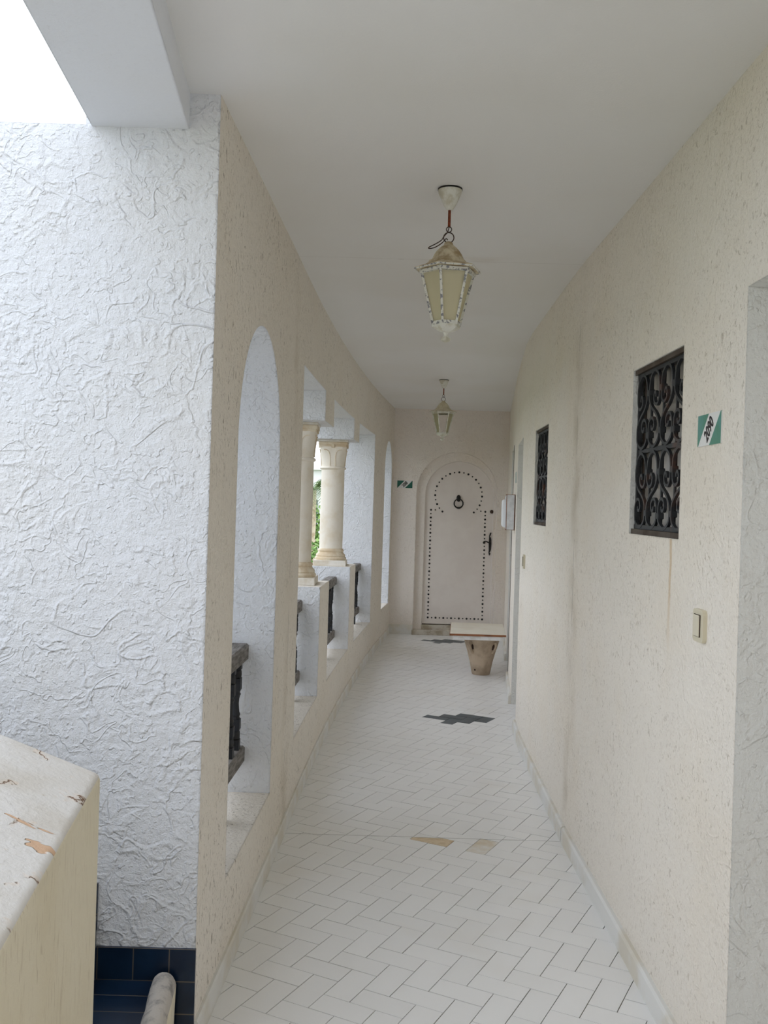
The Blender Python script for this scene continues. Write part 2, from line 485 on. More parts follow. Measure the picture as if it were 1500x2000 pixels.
# ---- ceiling and beam
bm = bmesh.new()
bxl = lambda d: -.858-.0912*(d-2.68)
bxr = lambda d: -.583-.0912*(d-2.68)
pts = [(bxl(-1.8)+.05, -1.8), (1.5, -1.8), (2.1, 11.6), (-.45, 11.6)]
pts += [(XL(s)-T+.0, s) for s in (11.3, 10, 9, 8, 7, 6, 5, 4.42, 3.5, 2.70)]
add_prism(bm, pts, H, H+.18, (Vector(), Vector((1, 0, 0)), Vector((0, 1, 0)), Vector((0, 0, 1))))
struct(link_mesh('ceiling', bm, M['ceiling']), 'plain white painted ceiling slab over the gallery', 'ceiling')
bm = bmesh.new()
add_prism(bm, [(bxl(-1.8), -1.8), (bxr(-1.8), -1.8), (bxr(2.7), 2.7), (bxl(2.7), 2.7)], 2.60, H+.2, (Vector(), Vector((1, 0, 0)), Vector((0, 1, 0)), Vector((0, 0, 1))))
struct(link_mesh('trim_1', bm, M['plaster_smooth']), 'white plastered beam crossing overhead to the stairwell wall', 'beam')

# ---- floor: grout bed and herringbone tiles, joint at y=4.435
bm = box_bm((-3.2, -1.8, -.3), (2.1, 11.6, -.004))
UW = .09307; AN = math.radians(-27.35)
E2 = Vector((math.cos(AN), math.sin(AN))); E1 = Vector((-math.sin(AN), math.cos(AN)))
O2 = Vector((.326, 6.944))
def clip(poly, y, keep_above):
    out = []
    for i in range(len(poly)):
        a, b = poly[i-1], poly[i]
        ia = (a.y >= y) == keep_above; ib = (b.y >= y) == keep_above
        if ia != ib:
            t = (y-a.y)/(b.y-a.y); out.append(a+(b-a)*t)
        if ib: out.append(b)
    return out
motif = {(0, 0), (2, -1), (3, 0), (1, 1), (4, 1), (2, 2)}
motif2 = {(i-18, j+38) for i, j in motif}
fl = bm
def tile(cells, mat, top=0.0):
    i, j, wi, hj = cells
    g = .016
    q = [(i+g, j+g), (i+wi-g, j+g), (i+wi-g, j+hj-g), (i+g, j+hj-g)]
    poly = [O2+E2*a*UW+E1*b*UW for a, b in q]
    c = sum(poly, Vector((0, 0)))/4
    if c.y < -1.7 or c.y > 11.5: return
    lo = XL(c.y)-.14 if c.y > 2.75 else -1.05
    if c.x < lo or c.x > XR(c.y)+.36: return
    ys = [p.y for p in poly]
    parts = [(poly, mat)]
    if min(ys) < 4.436 < max(ys):
        a = clip(poly, 4.4325, False); b = clip(poly, 4.4385, True)
        parts = []
        for P in (a, b):
            if len(P) < 3: continue
            cc = sum(P, Vector((0, 0)))/len(P)
            parts.append((P, mat))
    for P, m in parts:
        cc = sum(P, Vector((0, 0)))/len(P)
        if (cc-Vector((.296, 4.40))).length < .04: m = 3
        if (cc-Vector((.50, 4.36))).length < .055: m = 4
        dz = random.uniform(-.0006, .0006)
        tx, ty = random.uniform(-.0015, .0015), random.uniform(-.0015, .0015)
        vt = [fl.verts.new((p.x, p.y, dz+tx*(p.x-cc.x)+ty*(p.y-cc.y))) for p in P]
        vb = [fl.verts.new((p.x, p.y, -.006)) for p in P]
        f = fl.faces.new(vt); f.material_index = m
        for k in range(len(P)):
            f = fl.faces.new((vb[k], vb[(k+1) % len(P)], vt[(k+1) % len(P)], vt[k])); f.material_index = m
for i in range(-140, 110):
    for j in range(-140, 110):
        k = (i-j) % 4
        if k == 0: tile((i, j, 2, 1), 2 if (i, j) in motif or (i, j) in motif2 else 1)
        elif k == 3: tile((i, j, 1, 2), 2 if (i, j) in motif or (i, j) in motif2 else 1)
fo = link_mesh('floor', bm, [M['grout'], M['tile'], M['tile_dark'], M['tile_mortar'], M['tile_stain']])
struct(fo, 'white herringbone tile floor with small dark tile motifs', 'floor')

# ---- skirtings
def strip(name, f, spans, h, t, side, mat, label):
    bm = bmesh.new()
    for a, b in spans:
        n = max(1, int((b-a)/.15))
        ss = [a+(b-a)*i/n for i in range(n+1)]
        rows = []
        for s in ss:
            x = f(s)
            rows.append([bm.verts.new((x+side*dx, s, z)) for dx, z in ((-.03, -.003), (t, -.003), (t*.9, h*.9), (t*.55, h), (-.03, h))])
        for r0, r1 in zip(rows, rows[1:]):
            for k in range(5):
                bm.faces.new((r0[k], r0[(k+1) % 5], r1[(k+1) % 5], r1[k]))
        bm.faces.new(rows[0]); bm.faces.new(rows[-1][::-1])
    return struct(link_mesh(name, bm, mat), label, 'baseboard')
strip('baseboard_left', XL, [(2.685, 11.345)], .075, .014, 1, M['skirting'], 'white tile skirting along the foot of the left arcade wall')
strip('baseboard_right', XR, [(2.385, 4.425), (4.44, 6.645), (7.495, 8.575), (9.605, 11.345)], .070, .022, -1, M['skirting'], 'white tile skirting along the foot of the right wall')
bm = bmesh.new()
add_box(bm, (XL(11.35)-.02, DY-.012, -.003), (.385, DY+.02, .115)); add_box(bm, (1.36, DY-.012, -.003), (1.5, DY+.02, .115))
struct(link_mesh('baseboard_end', bm, M['skirting']), 'white tile skirting at the foot of the end wall', 'baseboard')

# ---- studded arched door
door = bpy.data.objects.new('door_1', None); C.objects.link(door); door.location = (.9075, DY+.10, .115)
struct(door, 'white arched door with black stud pattern and ring knocker at the end', 'door')
def in_door(x, z): return (x-.9075, 0, z-.115)
bm = bmesh.new()
add_prism(bm, [(u, v) for u, v in arch_poly(0, .4125, .009, 1.56)], -.02, .025, (Vector(), Vector((1, 0, 0)), Vector((0, 0, 1)), Vector((0, 1, 0))))
link_mesh('door_leaf', bm, M['door_paint'], door)
bm = bmesh.new()
fp = [(-.424, -.05)]+[(.425*math.cos(PI-PI*i/24), 1.56+.425*math.sin(PI-PI*i/24)) for i in range(25)]+[(.424, -.05)]
add_tube(bm, [(x, -.022, z) for x, z in fp], .016, 8)
link_mesh('door_frame', bm, M['door_paint'], door, True)
studs = []
for k in range(29):
    z = 1.497-(1.497-.198)*k/28
    studs.append((.569, z, k % 2 == 0)); studs.append((1.225, z-.005, k % 2 == 0))
for k in range(1, 14): studs.append((.569+(1.225-.569)*k/14, .196, k % 2 == 0))
for x in (.622, 1.171): studs.append((x, 1.497, False))
a0, a1 = math.radians(-138), math.radians(138)
for k in range(25):
    a = a0+(a1-a0)*k/24
    studs.append((.897+.283*math.sin(a), 1.684+.275*math.cos(a), k % 2 == 0))
smesh = {}
for big in (True, False):
    bm = bmesh.new(); r = .0125 if big else .0085
    add_lathe(bm, [(r, 0), (r*.92, r*.35), (r*.6, r*.62), (r*.15, r*.72)], 10, Matrix.Rotation(PI/2, 4, 'X'))
    o = link_mesh('stud', bm, M['stud'], door, True); smesh[big] = o
first = {True: True, False: True}
for x, z, big in studs:
    o = smesh[big]
    if first[big]: first[big] = False
    else:
        o = o.copy(); C.objects.link(o); o.parent = door
    p = in_door(x, z); o.location = (p[0], -.0205, p[2])
p = in_door(.898, 1.60)
bm = bmesh.new()
add_lathe(bm, [(.034, 0), (.032, .012), (.018, .026), (.006, .03)], 14, Matrix.Translation((0, 0, .045)) @ Matrix.Rotation(PI/2, 4, 'X') @ Matrix.Diagonal((.8, 1.25, 1, 1)))
kn = link_mesh('knocker', bm, M['iron_black'], door, True, (p[0], -.02, p[2])); kn['label'] = 'black ring knocker'
bm = bmesh.new()
add_tube(bm, [(.053*math.sin(a), -.02, -.018+.053*math.cos(a)) for a in [2*PI*i/28 for i in range(28)]], [.0075+.004*max(0, -math.cos(2*PI*i/28))**6 for i in range(28)], 8, True)
link_mesh('knocker_ring', bm, M['iron_black'], kn, True)
p = in_door(1.293, 1.10)
bm = bmesh.new()
hp = [(-.008, -.135), (.002, -.13), (.008, -.11), (-.004, -.095), (.006, -.085), (.014, -.06), (.016, 0), (.014, .06), (.006, .085), (-.004, .095), (.006, .115), (.014, .14), (.004, .145), (-.006, .13), (-.014, .1), (-.013, .06), (-.016, 0), (-.013, -.07), (-.016, -.1)]
add_prism(bm, hp, -.008, .001, (Vector(), Vector((1, 0, 0)), Vector((0, 0, 1)), Vector((0, 1, 0))))
hd = link_mesh('handle_plate', bm, M['iron_black'], door, False, (p[0], -.02, p[2])); hd['label'] = 'black iron handle plate'
bm = bmesh.new()
add_tube(bm, spline([(0, 0, .02), (0, -.04, .02), (-.02, -.048, .022), (-.05, -.045, .036), (-.075, -.045, .034), (-.085, -.045, .018), (-.07, -.045, .012)]), .0075, 8)
link_mesh('lever', bm, M['iron_black'], hd, True)
p = in_door(1.302, 1.495)
bm = bmesh.new(); add_lathe(bm, [(.022, 0), (.022, .012), (.017, .016), (.004, .013)], 18, Matrix.Rotation(PI/2, 4, 'X'))
lk = link_mesh('lock_cylinder', bm, M['dark_ring'], door, True, (p[0], -.02, p[2])); lk['label'] = 'round brown metal lock'
bm = box_bm((.375, DY-.04, -.002), (1.37, DY+.09, .058), .006)
add_box(bm, (.49, DY+.02, .05), (1.325, DY+.12, .112), None, .004)
struct(link_mesh('trim_2', bm, M['marble_step']), 'worn marble threshold step below the studded door', 'step')

# ---- doors inside the right hand alcoves
def alcove_door(nm, s0, s1, n, h, lab, frame_far=False):
    d = bpy.data.objects.new(nm, None); C.objects.link(d); sm = (s0+s1)/2; d.location = (XR(sm)+n, sm, 0)
    ang = -math.atan2(XR(s1)-XR(s0), s1-s0); d.rotation_euler = (0, 0, ang)
    struct(d, lab, 'door')
    w = (s1-s0)/2
    bm = box_bm((0, -w+.045, .012), (.035, w-.045, h-.045), .003)
    for z0, z1 in ((.15, .95), (1.05, h-.2)):
        add_box(bm, (-.008, -w+.15, z0), (.01, w-.15, z1), None, .004)
    link_mesh('door_leaf', bm, M['door_paint'], d)
    bm = bmesh.new()
    for lo, hi in (((-.02, -w+.004, 0), (.04, -w+.05, h-.004)), ((-.02, w-.05, 0), (.04, w-.004, h-.004)), ((-.02, -w+.05, h-.05), (.04, w-.05, h-.004))):
        add_box(bm, lo, hi)
    link_mesh('door_frame', bm, M['brown_chip'], d)
    bm = bmesh.new()
    add_box(bm, (-.012, w-.15, .98), (0, w-.11, 1.16), None, .004)
    add_tube(bm, [(-.01, w-.13, 1.08), (-.05, w-.13, 1.08), (-.05, w-.24, 1.08)], .009, 8)
    link_mesh('handle', bm, M['iron_black'], d)
alcove_door('door_2', 1.2, 2.38, .235, 2.10, 'white panel door deep in the nearest alcove of the right wall')
alcove_door('door_3', 6.65, 7.49, .225, 2.03, 'white panel door in the alcove past the far barred window')
alcove_door('door_4', 8.58, 9.6, .07, 2.10, 'white door with chipped brown frame behind the low table')
# chipped timber stop standing on the door opening next to the table
bm = box_bm((XR(8.58)-.002, 8.574, 0), (XR(8.58)+.012, 8.60, 2.12), .002)
struct(link_mesh('trim_3', bm, M['dark_ring']), 'thin dark brown timber edge of the door opening beside the low table', 'trim')

# ---- windows with wrought iron grilles
def window(nm, W, lab, glab):
    s0, s1, z0, z1 = W
    w, h = s1-s0, z1-z0; sm, zm = (s0+s1)/2, (z0+z1)/2
    ang = -math.atan2(XR(s1)-XR(s0), w)
    R = bpy.data.objects.new(nm, None); C.objects.link(R)
    R.location = (XR(sm)+.024, sm, z0); R.rotation_euler = (0, 0, ang)
    struct(R, lab, 'window')
    bm = box_bm((.026, -w/2-.005, -.005), (.04, w/2+.005, h+.005))
    link_mesh('pane', bm, M['window_pane'], R)
    bm = bmesh.new()
    for lo, hi in (((-.018, -w/2+.001, -.001), (.026, w/2-.001, .018)), ((-.018, -w/2+.001, h-.016), (.026, w/2-.001, h+.001)), ((.016, w/2-.012, .018), (.026, w/2, h-.016)), ((.016, -w/2, .018), (.026, -w/2+.012, h-.016))):
        add_box(bm, lo, hi)
    link_mesh('frame', bm, M['sash'], R)
    # grille plane: y from +w/2 (far) to -w/2 (near), x = 0
    bm = bmesh.new(); e = .002
    for lo, hi in (((-.008, -w/2+e, .018), (.012, w/2-e, .034)), ((-.008, -w/2+e, h-.03), (.012, w/2-e, h-.016)), ((-.004, -w/2+e, h*.5-.008), (.010, w/2-e, h*.5+.008)),
                   ((-.006, -w/2+e, .026), (.010, -w/2+.016, h-.026)), ((-.006, w/2-.016, .026), (.010, w/2-e, h-.026))):
        add_box(bm, lo, hi, None, .0015)
    G = link_mesh('grille', bm, M['iron'], R)
    G['label'] = glab
    bw = w/4
    for k in (1, 2, 3):
        y = w/2-bw*k
        bm = box_bm((.002, y-.006, .02), (.009, y+.006, h-.02))
        link_mesh('bar', bm, M['iron'], G)
    P = [(.68, .285), (.655, .24), (.55, .235), (.47, .29), (.55, .365), (.74, .38), (.89, .32), (.93, .22), (.87, .09), (.5, .012), (.14, .09), (.075, .20), (.11, .32), (.36, .43), (.70, .52), (.90, .63), (.915, .76), (.78, .92), (.5, .985), (.2, .92), (.09, .82), (.075, .73), (.10, .61), (.25, .54), (.46, .565), (.53, .64), (.45, .70), (.36, .68), (.35, .635)]
    hh = h/2-.026
    def scroll(cx, sgn, zb):
        pts = spline([(-.004, w/2-(cx+sgn*u)*bw, zb+v*hh) for u, v in P], 5)
        bm = bmesh.new(); add_tube(bm, pts, .0072, 4, square=True)
        link_mesh('scroll', bm, M['iron'], G)
    for cx, sg in ((1, -1), (1, 1), (3, -1), (3, 1)): scroll(cx, sg, .022)
    for cx, sg in ((0, 1), (2, -1), (2, 1), (4, -1)): scroll(cx, sg, h/2+.006)
    for zb, cs in ((.022, (1, 3)), (h/2+.006, (2,))):
        for c in cs:
            for v in (.20, .73):
                y = w/2-c*bw
                bm = box_bm((-.010, y-.016, zb+v*hh-.011), (.011, y+.016, zb+v*hh+.011), .003)
                link_mesh('collar', bm, M['iron'], G)
    for zb, cs in ((.022, (2,)), (h/2+.006, (1, 3))):
        for c in cs:
            for v in (.17, .72):
                y = w/2-c*bw
                bm = box_bm((-.010, y-.018, zb+v*hh-.011), (.011, y+.018, zb+v*hh+.011), .003)
                link_mesh('collar', bm, M['iron'], G)
window('window_1', W1, 'near square window with scrolled iron bars beside the green number plate', 'black scrolled iron grille')
window('window_2', W2, 'farther square window with scrolled iron bars on the right wall', 'black scrolled iron grille')

# ---- number plates
def text_mesh(body, size, M4, extr=.0008, off=.0):
    cu = bpy.data.curves.new('t', 'FONT'); cu.body = body; cu.size = size; cu.extrude = extr; cu.offset = off
    cu.align_x = 'CENTER'; cu.align_y = 'CENTER'
    cu.space_character = 1.0
    o = bpy.data.objects.new('t', cu); C.objects.link(o)
    dg = bpy.context.evaluated_depsgraph_get(); dg.update()
    me = bpy.data.meshes.new_from_object(o.evaluated_get(dg))
    bm = bmesh.new(); bm.from_mesh(me)
    bpy.data.objects.remove(o)
    bmesh.ops.transform(bm, matrix=M4, verts=bm.verts)
    return bm
def number_plate(label, loc, rotz, num, W=.185, Hh=.088, green='plate_green'):
    R = thing('number_plate', label, 'sign', loc, rotz)
    ax = (Vector(), Vector((1, 0, 0)), Vector((0, 0, 1)), Vector((0, -1, 0)))
    a, b = W/2, Hh/2
    bm = bmesh.new(); add_prism(bm, [(-a, -b), (a, -b), (a, b), (-a, b)], -.003, .0025, ax)
    link_mesh('plate', bm, M['plate_white'], R)
    for poly in ([(-a, b), (-a, -b), (-a+.02*W, -b), (-a+.47*W, b)][::-1], [(a, -b), (a, b), (a-.02*W, b), (a-.48*W, -b)][::-1]):
        bm = bmesh.new(); add_prism(bm, poly, .0025, .003, ax); link_mesh('green_corner', bm, M[green], R)
    if num:
        ang = math.atan2(Hh, .47*W)
        M4 = Matrix.Translation((0, -.003, 0)) @ Matrix.Rotation(PI/2, 4, 'X') @ Matrix.Rotation(ang, 4, 'Z') @ Matrix.Diagonal((.86, 1.28, 1, 1))
        bm = text_mesh(num, .042, M4, .0004, .0006)
        tmp = bpy.data.meshes.new('tmp_text'); bm.to_mesh(tmp)
        for dx in (-.0009, .0009):          # two overlapping strokes make the painted digits bold
            n0 = len(bm.verts); bm.from_mesh(tmp); bm.verts.ensure_lookup_table()
            for v in bm.verts[n0:]: v.co.x += dx
        bpy.data.meshes.remove(tmp)
        link_mesh('number', bm, M['digit'], R)
    return R
s = 2.625
number_plate('green and white glazed plate numbered 2090 right of the near window', (XR(s)-.0015, s, 1.79), -PI/2+.002, '2090')
number_plate('green and white glazed plate numbered 2088 left of the arched door', (.243, DY-.002, 1.793), 0, '2088', .182, .088, 'plate_dark_green')
s = 7.72
number_plate('green plate seen edge on above the grey meter box', (XR(s)-.004, s, 1.80), -PI/2-math.atan(.108), '', .17, .088)

# ---- switches
def switch(label, s, z):
    R = thing('light_switch', label, 'switch', (XR(s), s, z), -PI/2-math.atan((XR(s+.05)-XR(s-.05))/.1))
    bm = bmesh.new(); add_box(bm, (-.042, -.012, -.0455), (.042, .012, .0455), None, 0)
    bmesh.ops.bevel(bm, geom=[e for e in bm.edges if abs(e.verts[0].co.y-e.verts[1].co.y) > .01], offset=.013, segments=4, affect='EDGES', profile=.5)
    link_mesh('cover_plate', bm, M['plastic_cream'], R)
    bm = box_bm((-.026, -.0145, -.031), (.022, -.0125, .031)); link_mesh('rocker_gap_shade', bm, M['hole_shade'], R)  # dark sheet painted for the shade around the rocker
    bm = box_bm((-.0255, -.018, -.0295), (.020, -.012, .0295), .002); link_mesh('rocker', bm, M['plastic_cream2'], R)
switch('cream rocker light switch below the near number plate', 2.647, 1.243)
switch('small cream light switch below the farther barred window', 6.28, 1.20)

# ---- meter box on the far right wall
s0, s1 = 7.80, 8.12
R = thing('meter_box', 'grey metal meter box with white front cover on the far right wall', 'box', (XR(7.96)-.006, 7.96, 1.37), -math.atan(.108))
bm = box_bm((-.068, -.16, 0), (.0, .16, .29), .004); link_mesh('box_body', bm, M['box_grey'], R)
bm = bmesh.new()
for lo, hi in (((-.070, -.162, -.002), (-.065, -.158, .292)), ((-.003, -.162, -.002), (0, -.158, .292)), ((-.070, -.162, .289), (0, .162, .292)), ((-.070, -.162, -.002), (0, .162, .001))):
    add_box(bm, lo, hi)
link_mesh('rusty_edge', bm, M['brown_edge'], R)
bm = bmesh.new()
add_prism(bm, [(-.15, .015), (.15, .015), (.15, .275), (-.15, .275)], 0, .006, (Vector((-.068, 0, 0)), Vector((0, 1, 0)), Vector((0, 0, 1)), Vector((-1, 0, 0))))
add_prism(bm, [(-.13, .02), (.13, .02), (.13, .215), (.13, .25), (-.13, .25)], .006, .036, (Vector((-.068, 0, 0)), Vector((0, 1, 0)), Vector((0, 0, 1)), Vector((-1, 0, 0))))
bmesh.ops.bevel(bm, geom=[e for e in bm.edges if all(v.co.x < -.1 for v in e.verts)], offset=.02, segments=3, affect='EDGES', profile=.5)
link_mesh('front_cover', bm, M['box_white'], R)

# ---- clay pot with board laid on it
pot = thing('clay_pot', 'tapered weathered clay pot carrying the cream board by the right wall', 'pot', (.945, 8.80, 0))
bm = bmesh.new()
add_lathe(bm, [(.079, 0), (.083, .004), (.089, .03), (.107, .12), (.131, .21), (.154, .285), (.165, .325), (.170, .335), (.170, .348), (.155, .348), (.145, .30), (.08, .03), (.02, .02)], 40)
link_mesh('pot_body', bm, M['terracotta'], pot, True)
for ang in (-PI/2-.75, -PI/2+.75):
    bm = bmesh.new()
    c, s_ = math.cos(ang), math.sin(ang)
    pr = [(.132, .21), (.155, .235), (.170, .265), (.175, .29), (.163, .31)]
    add_tube(bm, spline([(r*c, r*s_, z) for r, z in pr]), .013, 8)
    hb = link_mesh('lug', bm, M['terracotta'], pot, True)
    bm = bmesh.new()
    t = Vector((-s_, c, 0))*.014*(1 if ang < -PI/2 else -1)
    add_tube(bm, [Vector((.146*c, .146*s_, .245))+t, Vector((.155*c, .155*s_, .275))+t, Vector((.160*c, .160*s_, .292))+t], [.006, .010, .004], 8)
    link_mesh('lug_hollow_shade', bm, M['hole_shade'], hb, True)  # dark tube painted for the shade of the lug recess
bm = bmesh.new(); a = -PI/2-.72
add_lathe(bm, [(.009, -.004), (.009, .004)], 12, Matrix.Translation((.0925*math.cos(a), .0925*math.sin(a), .05)) @ Matrix.Rotation(a+PI/2, 4, 'Z') @ Matrix.Rotation(PI/2, 4, 'X'))
link_mesh('drain_hole_shade', bm, M['hole_shade'], pot)  # dark disc painted for the shade in the hole
bd = thing('tabletop_board', 'cream laminate board with brown edge lying on the clay pot as a low table', 'table', (.905, 8.545, .348))
bq = [(-.273, 0), (.232, 0), (.300, .80), (-.205, .82)]
ax = (Vector(), Vector((1, 0, 0)), Vector((0, 1, 0)), Vector((0, 0, 1)))
bm = bmesh.new(); add_prism(bm, bq, .040, .054, ax); link_mesh('board', bm, M['laminate'], bd)
bm = bmesh.new()
add_prism(bm, [(-.274, -.004), (.232, -.004), (.232, .0), (-.273, .0)], .036, .0535, ax)
add_prism(bm, [(-.278, -.004), (-.273, 0), (-.205, .82), (-.209, .82)], .036, .0535, ax)
link_mesh('edge_banding', bm, M['brown_edge'], bd)
bm = bmesh.new(); add_prism(bm, [(-.248, .006), (.205, .006), (.265, .78), (-.185, .78)], .0, .039, ax); link_mesh('under_board', bm, M['white_board'], bd)

# ---- stone columns on the pedestals
def column(s, n, label, zt):
    z0 = 1.03
    R = thing('stone_column', label, 'column', (XL(s)+n, s, z0), 0, 'stone columns of the arcade')
    h = zt-z0
    bm = box_bm((-.135, -.15, 0), (.135, .15, .045), .004); link_mesh('plinth', bm, M['plinth'], R)
    bm = bmesh.new()
    add_lathe(bm, [(.128, .045), (.131, .052), (.131, .062), (.124, .070), (.121, .074), (.124, .080), (.121, .090), (.108, .102), (.105, .112), (.109, .118), (.110, .126), (.106, .134), (.099, .137), (.098, .14)], 40)
    link_mesh('base', bm, M['stone_trim'], R, True)
    bm = bmesh.new()
    add_lathe(bm, [(.0965, .138), (.0975, .3), (.0965, h-.245)], 40); link_mesh('shaft', bm, M['stone'], R, True)
    bm = bmesh.new()
    zc = h-.245
    add_lathe(bm, [(.097, zc), (.106, zc+.004), (.110, zc+.012), (.106, zc+.020), (.099, zc+.024)], 40)
    secs = []
    NS = 48
    def sec(z, r, p):
        ring = []
        for i in range(NS):
            a = 2*PI*(i+.5)/NS; c, s_ = math.cos(a), math.sin(a)
            k = (abs(c)**p+abs(s_)**p)**(-1/p)
            ring.append(bm.verts.new((r*k*c, r*k*s_, z)))
        return ring
    prof = [(.0, .097, 2), (.03, .098, 2), (.06, .1005, 2.2), (.09, .104, 2.5), (.12, .1075, 3.1), (.145, .1105, 4), (.160, .112, 6), (.166, .1125, 8)]
    rings = [sec(zc+.022+z, r, p) for z, r, p in prof]
    for A, B in zip(rings, rings[1:]):
        for i in range(NS): bm.faces.new((A[i], A[(i+1) % NS], B[(i+1) % NS], B[i]))
    bm.faces.new(rings[-1]); bm.faces.new(rings[0][::-1])
    cap = link_mesh('capital', bm, M['stone'], R, True)
    bm = bmesh.new()
    for q in range(4):
        Q = Matrix.Rotation(PI/2*q, 4, 'Z')
        for sg in (-1, 1):
            pts = [(sg*.022, -.0975, zc+.03), (sg*.022, -.1005, zc+.08), (sg*.024, -.1045, zc+.115), (sg*.032, -.1085, zc+.145), (sg*.05, -.1105, zc+.160), (sg*.075, -.1110, zc+.163)]
            pts = [Q @ Vector(v) for v in spline(pts, 4)]
            add_tube(bm, pts, .0035, 6)
    link_mesh('carved_leaf', bm, M['stone_trim'], cap, True)
    bm = bmesh.new()
    add_box(bm, (-.112, -.112, zc+.185), (.112, .112, zc+.205), None, .003)
    add_box(bm, (-.120, -.120, zc+.203), (.120, .120, zc+.228), None, .005)
    for q in range(4):
        Q = Matrix.Rotation(PI/2*q, 4, 'Z')
        add_box(bm, (-.014, -.124, zc+.180), (.014, -.100, zc+.21), Q, .003)
    link_mesh('abacus', bm, M['stone_trim'], R)
    bm = box_bm((-.125, -.125, zc+.228), (.125, .125, h), .003); link_mesh('mortar_bed', bm, M['plinth'], R)
column(6.07, -.19, 'cream stone column partly hidden behind the nearer left pier', 2.055)
column(7.925, -.19, 'cream stone column fully visible on the farther white pedestal', 2.07)

# ---- railings
def railing(s0, s1, sill, label, nb, feet):
    sm = (s0+s1)/2
    R = thing('railing', label, 'railing', (XL(sm)-.145, sm, sill), 0, 'wooden railings between the piers')
    off = lambda s: Vector((XL(s)-XL(sm), s-sm, 0))
    def sweep(z0, z1, w, bev, name):
        n = 6; rows = []
        bm = bmesh.new()
        for i in range(n+1):
            s = s0-.02+(s1-s0+.04)*i/n
            b = off(s)
            prof = [(-w, z0), (w, z0), (w, z1-bev), (w-bev, z1), (-w+bev, z1), (-w, z1-bev)]
            rows.append([bm.verts.new((b.x+x, b.y, z-sill)) for x, z in prof])
        k = 6
        for A, B in zip(rows, rows[1:]):
            for i in range(k): bm.faces.new((A[i], A[(i+1) % k], B[(i+1) % k], B[i]))
        bm.faces.new(rows[0]); bm.faces.new(rows[-1][::-1])
        return link_mesh(name, bm, M['rail_wood'], R)
    sweep(.885, .950, .038, .008, 'top_rail')
    sweep(.455, .518, .034, .008, 'bottom_rail')
    proto = None
    for i in range(nb):
        s = s0+(s1-s0)*(i+.5)/nb
        b = off(s)
        if proto is None:
            bm = bmesh.new()
            sq = lambda a, c: add_box(bm, (-.023, -.023, a-sill), (.023, .023, c-sill), None, .002)
            sq(.515, .56); sq(.60, .645); sq(.765, .815); sq(.85, .890)
            add_lathe(bm, [(r, z-sill) for r, z in ((.018, .555), (.023, .565), (.024, .58), (.023, .593), (.018, .603))], 16)
            add_lathe(bm, [(r, z-sill) for r, z in ((.018, .64), (.022, .648), (.019, .656), (.023, .664), (.019, .674), (.017, .69), (.0155, .71), (.017, .73), (.020, .742), (.023, .748), (.019, .756), (.022, .766))], 16)
            add_lathe(bm, [(r, z-sill) for r, z in ((.018, .81), (.023, .82), (.024, .832), (.023, .845), (.018, .855))], 16)
            proto = link_mesh('baluster', bm, M['baluster_wood'], R); o = proto
        else:
            o = proto.copy(); C.objects.link(o); o.parent = R
        o.location = b
    fr = None
    for s in feet:
        b = off(s)
        if fr is None:
            bm = box_bm((-.02, -.022, 0), (.02, .022, .46-sill)); fr = o = link_mesh('foot', bm, M['baluster_wood'], R)
        else:
            o = fr.copy(); C.objects.link(o); o.parent = R
        o.location = b
railing(3.08, 4.0, SILL1, 'weathered wooden railing with turned balusters inside the near arch', 7, (3.24, 3.62))
railing(4.755, 5.82, SILL, 'weathered wooden railing left of the nearer stone column pedestal', 8, (4.92, 5.66))
railing(6.32, 7.72, SILL, 'weathered wooden railing between the two stone column pedestals', 10, (6.5, 7.2))
railing(8.13, 9.5, SILL, 'weathered wooden railing beyond the farther stone column pedestal', 10, (8.3, 9.33))
# outer raised lip of each sill
bm = bmesh.new()
for s0, s1, z in ((3.08, 4.0, SILL1), (4.755, 5.82, SILL), (6.32, 7.72, SILL), (8.13, 9.5, SILL), (10.5, 11.2, .38)):
    ss = [s0+(s1-s0)*i/4 for i in range(5)]
    rows = [[bm.verts.new((XL(s)+x, s, z+dz)) for x, dz in ((-T+.01, -.02), (-.205, -.02), (-.225, .012), (-.26, .03), (-T+.01, .03))] for s in ss]
    for A, B in zip(rows, rows[1:]):
        for k in range(5): bm.faces.new((A[k], A[(k+1) % 5], B[(k+1) % 5], B[k]))
    bm.faces.new(rows[0]); bm.faces.new(rows[-1][::-1])
struct(link_mesh('trim_4', bm, M['plaster_left']), 'raised plaster lips along the outer half of the arcade sills', 'sill')

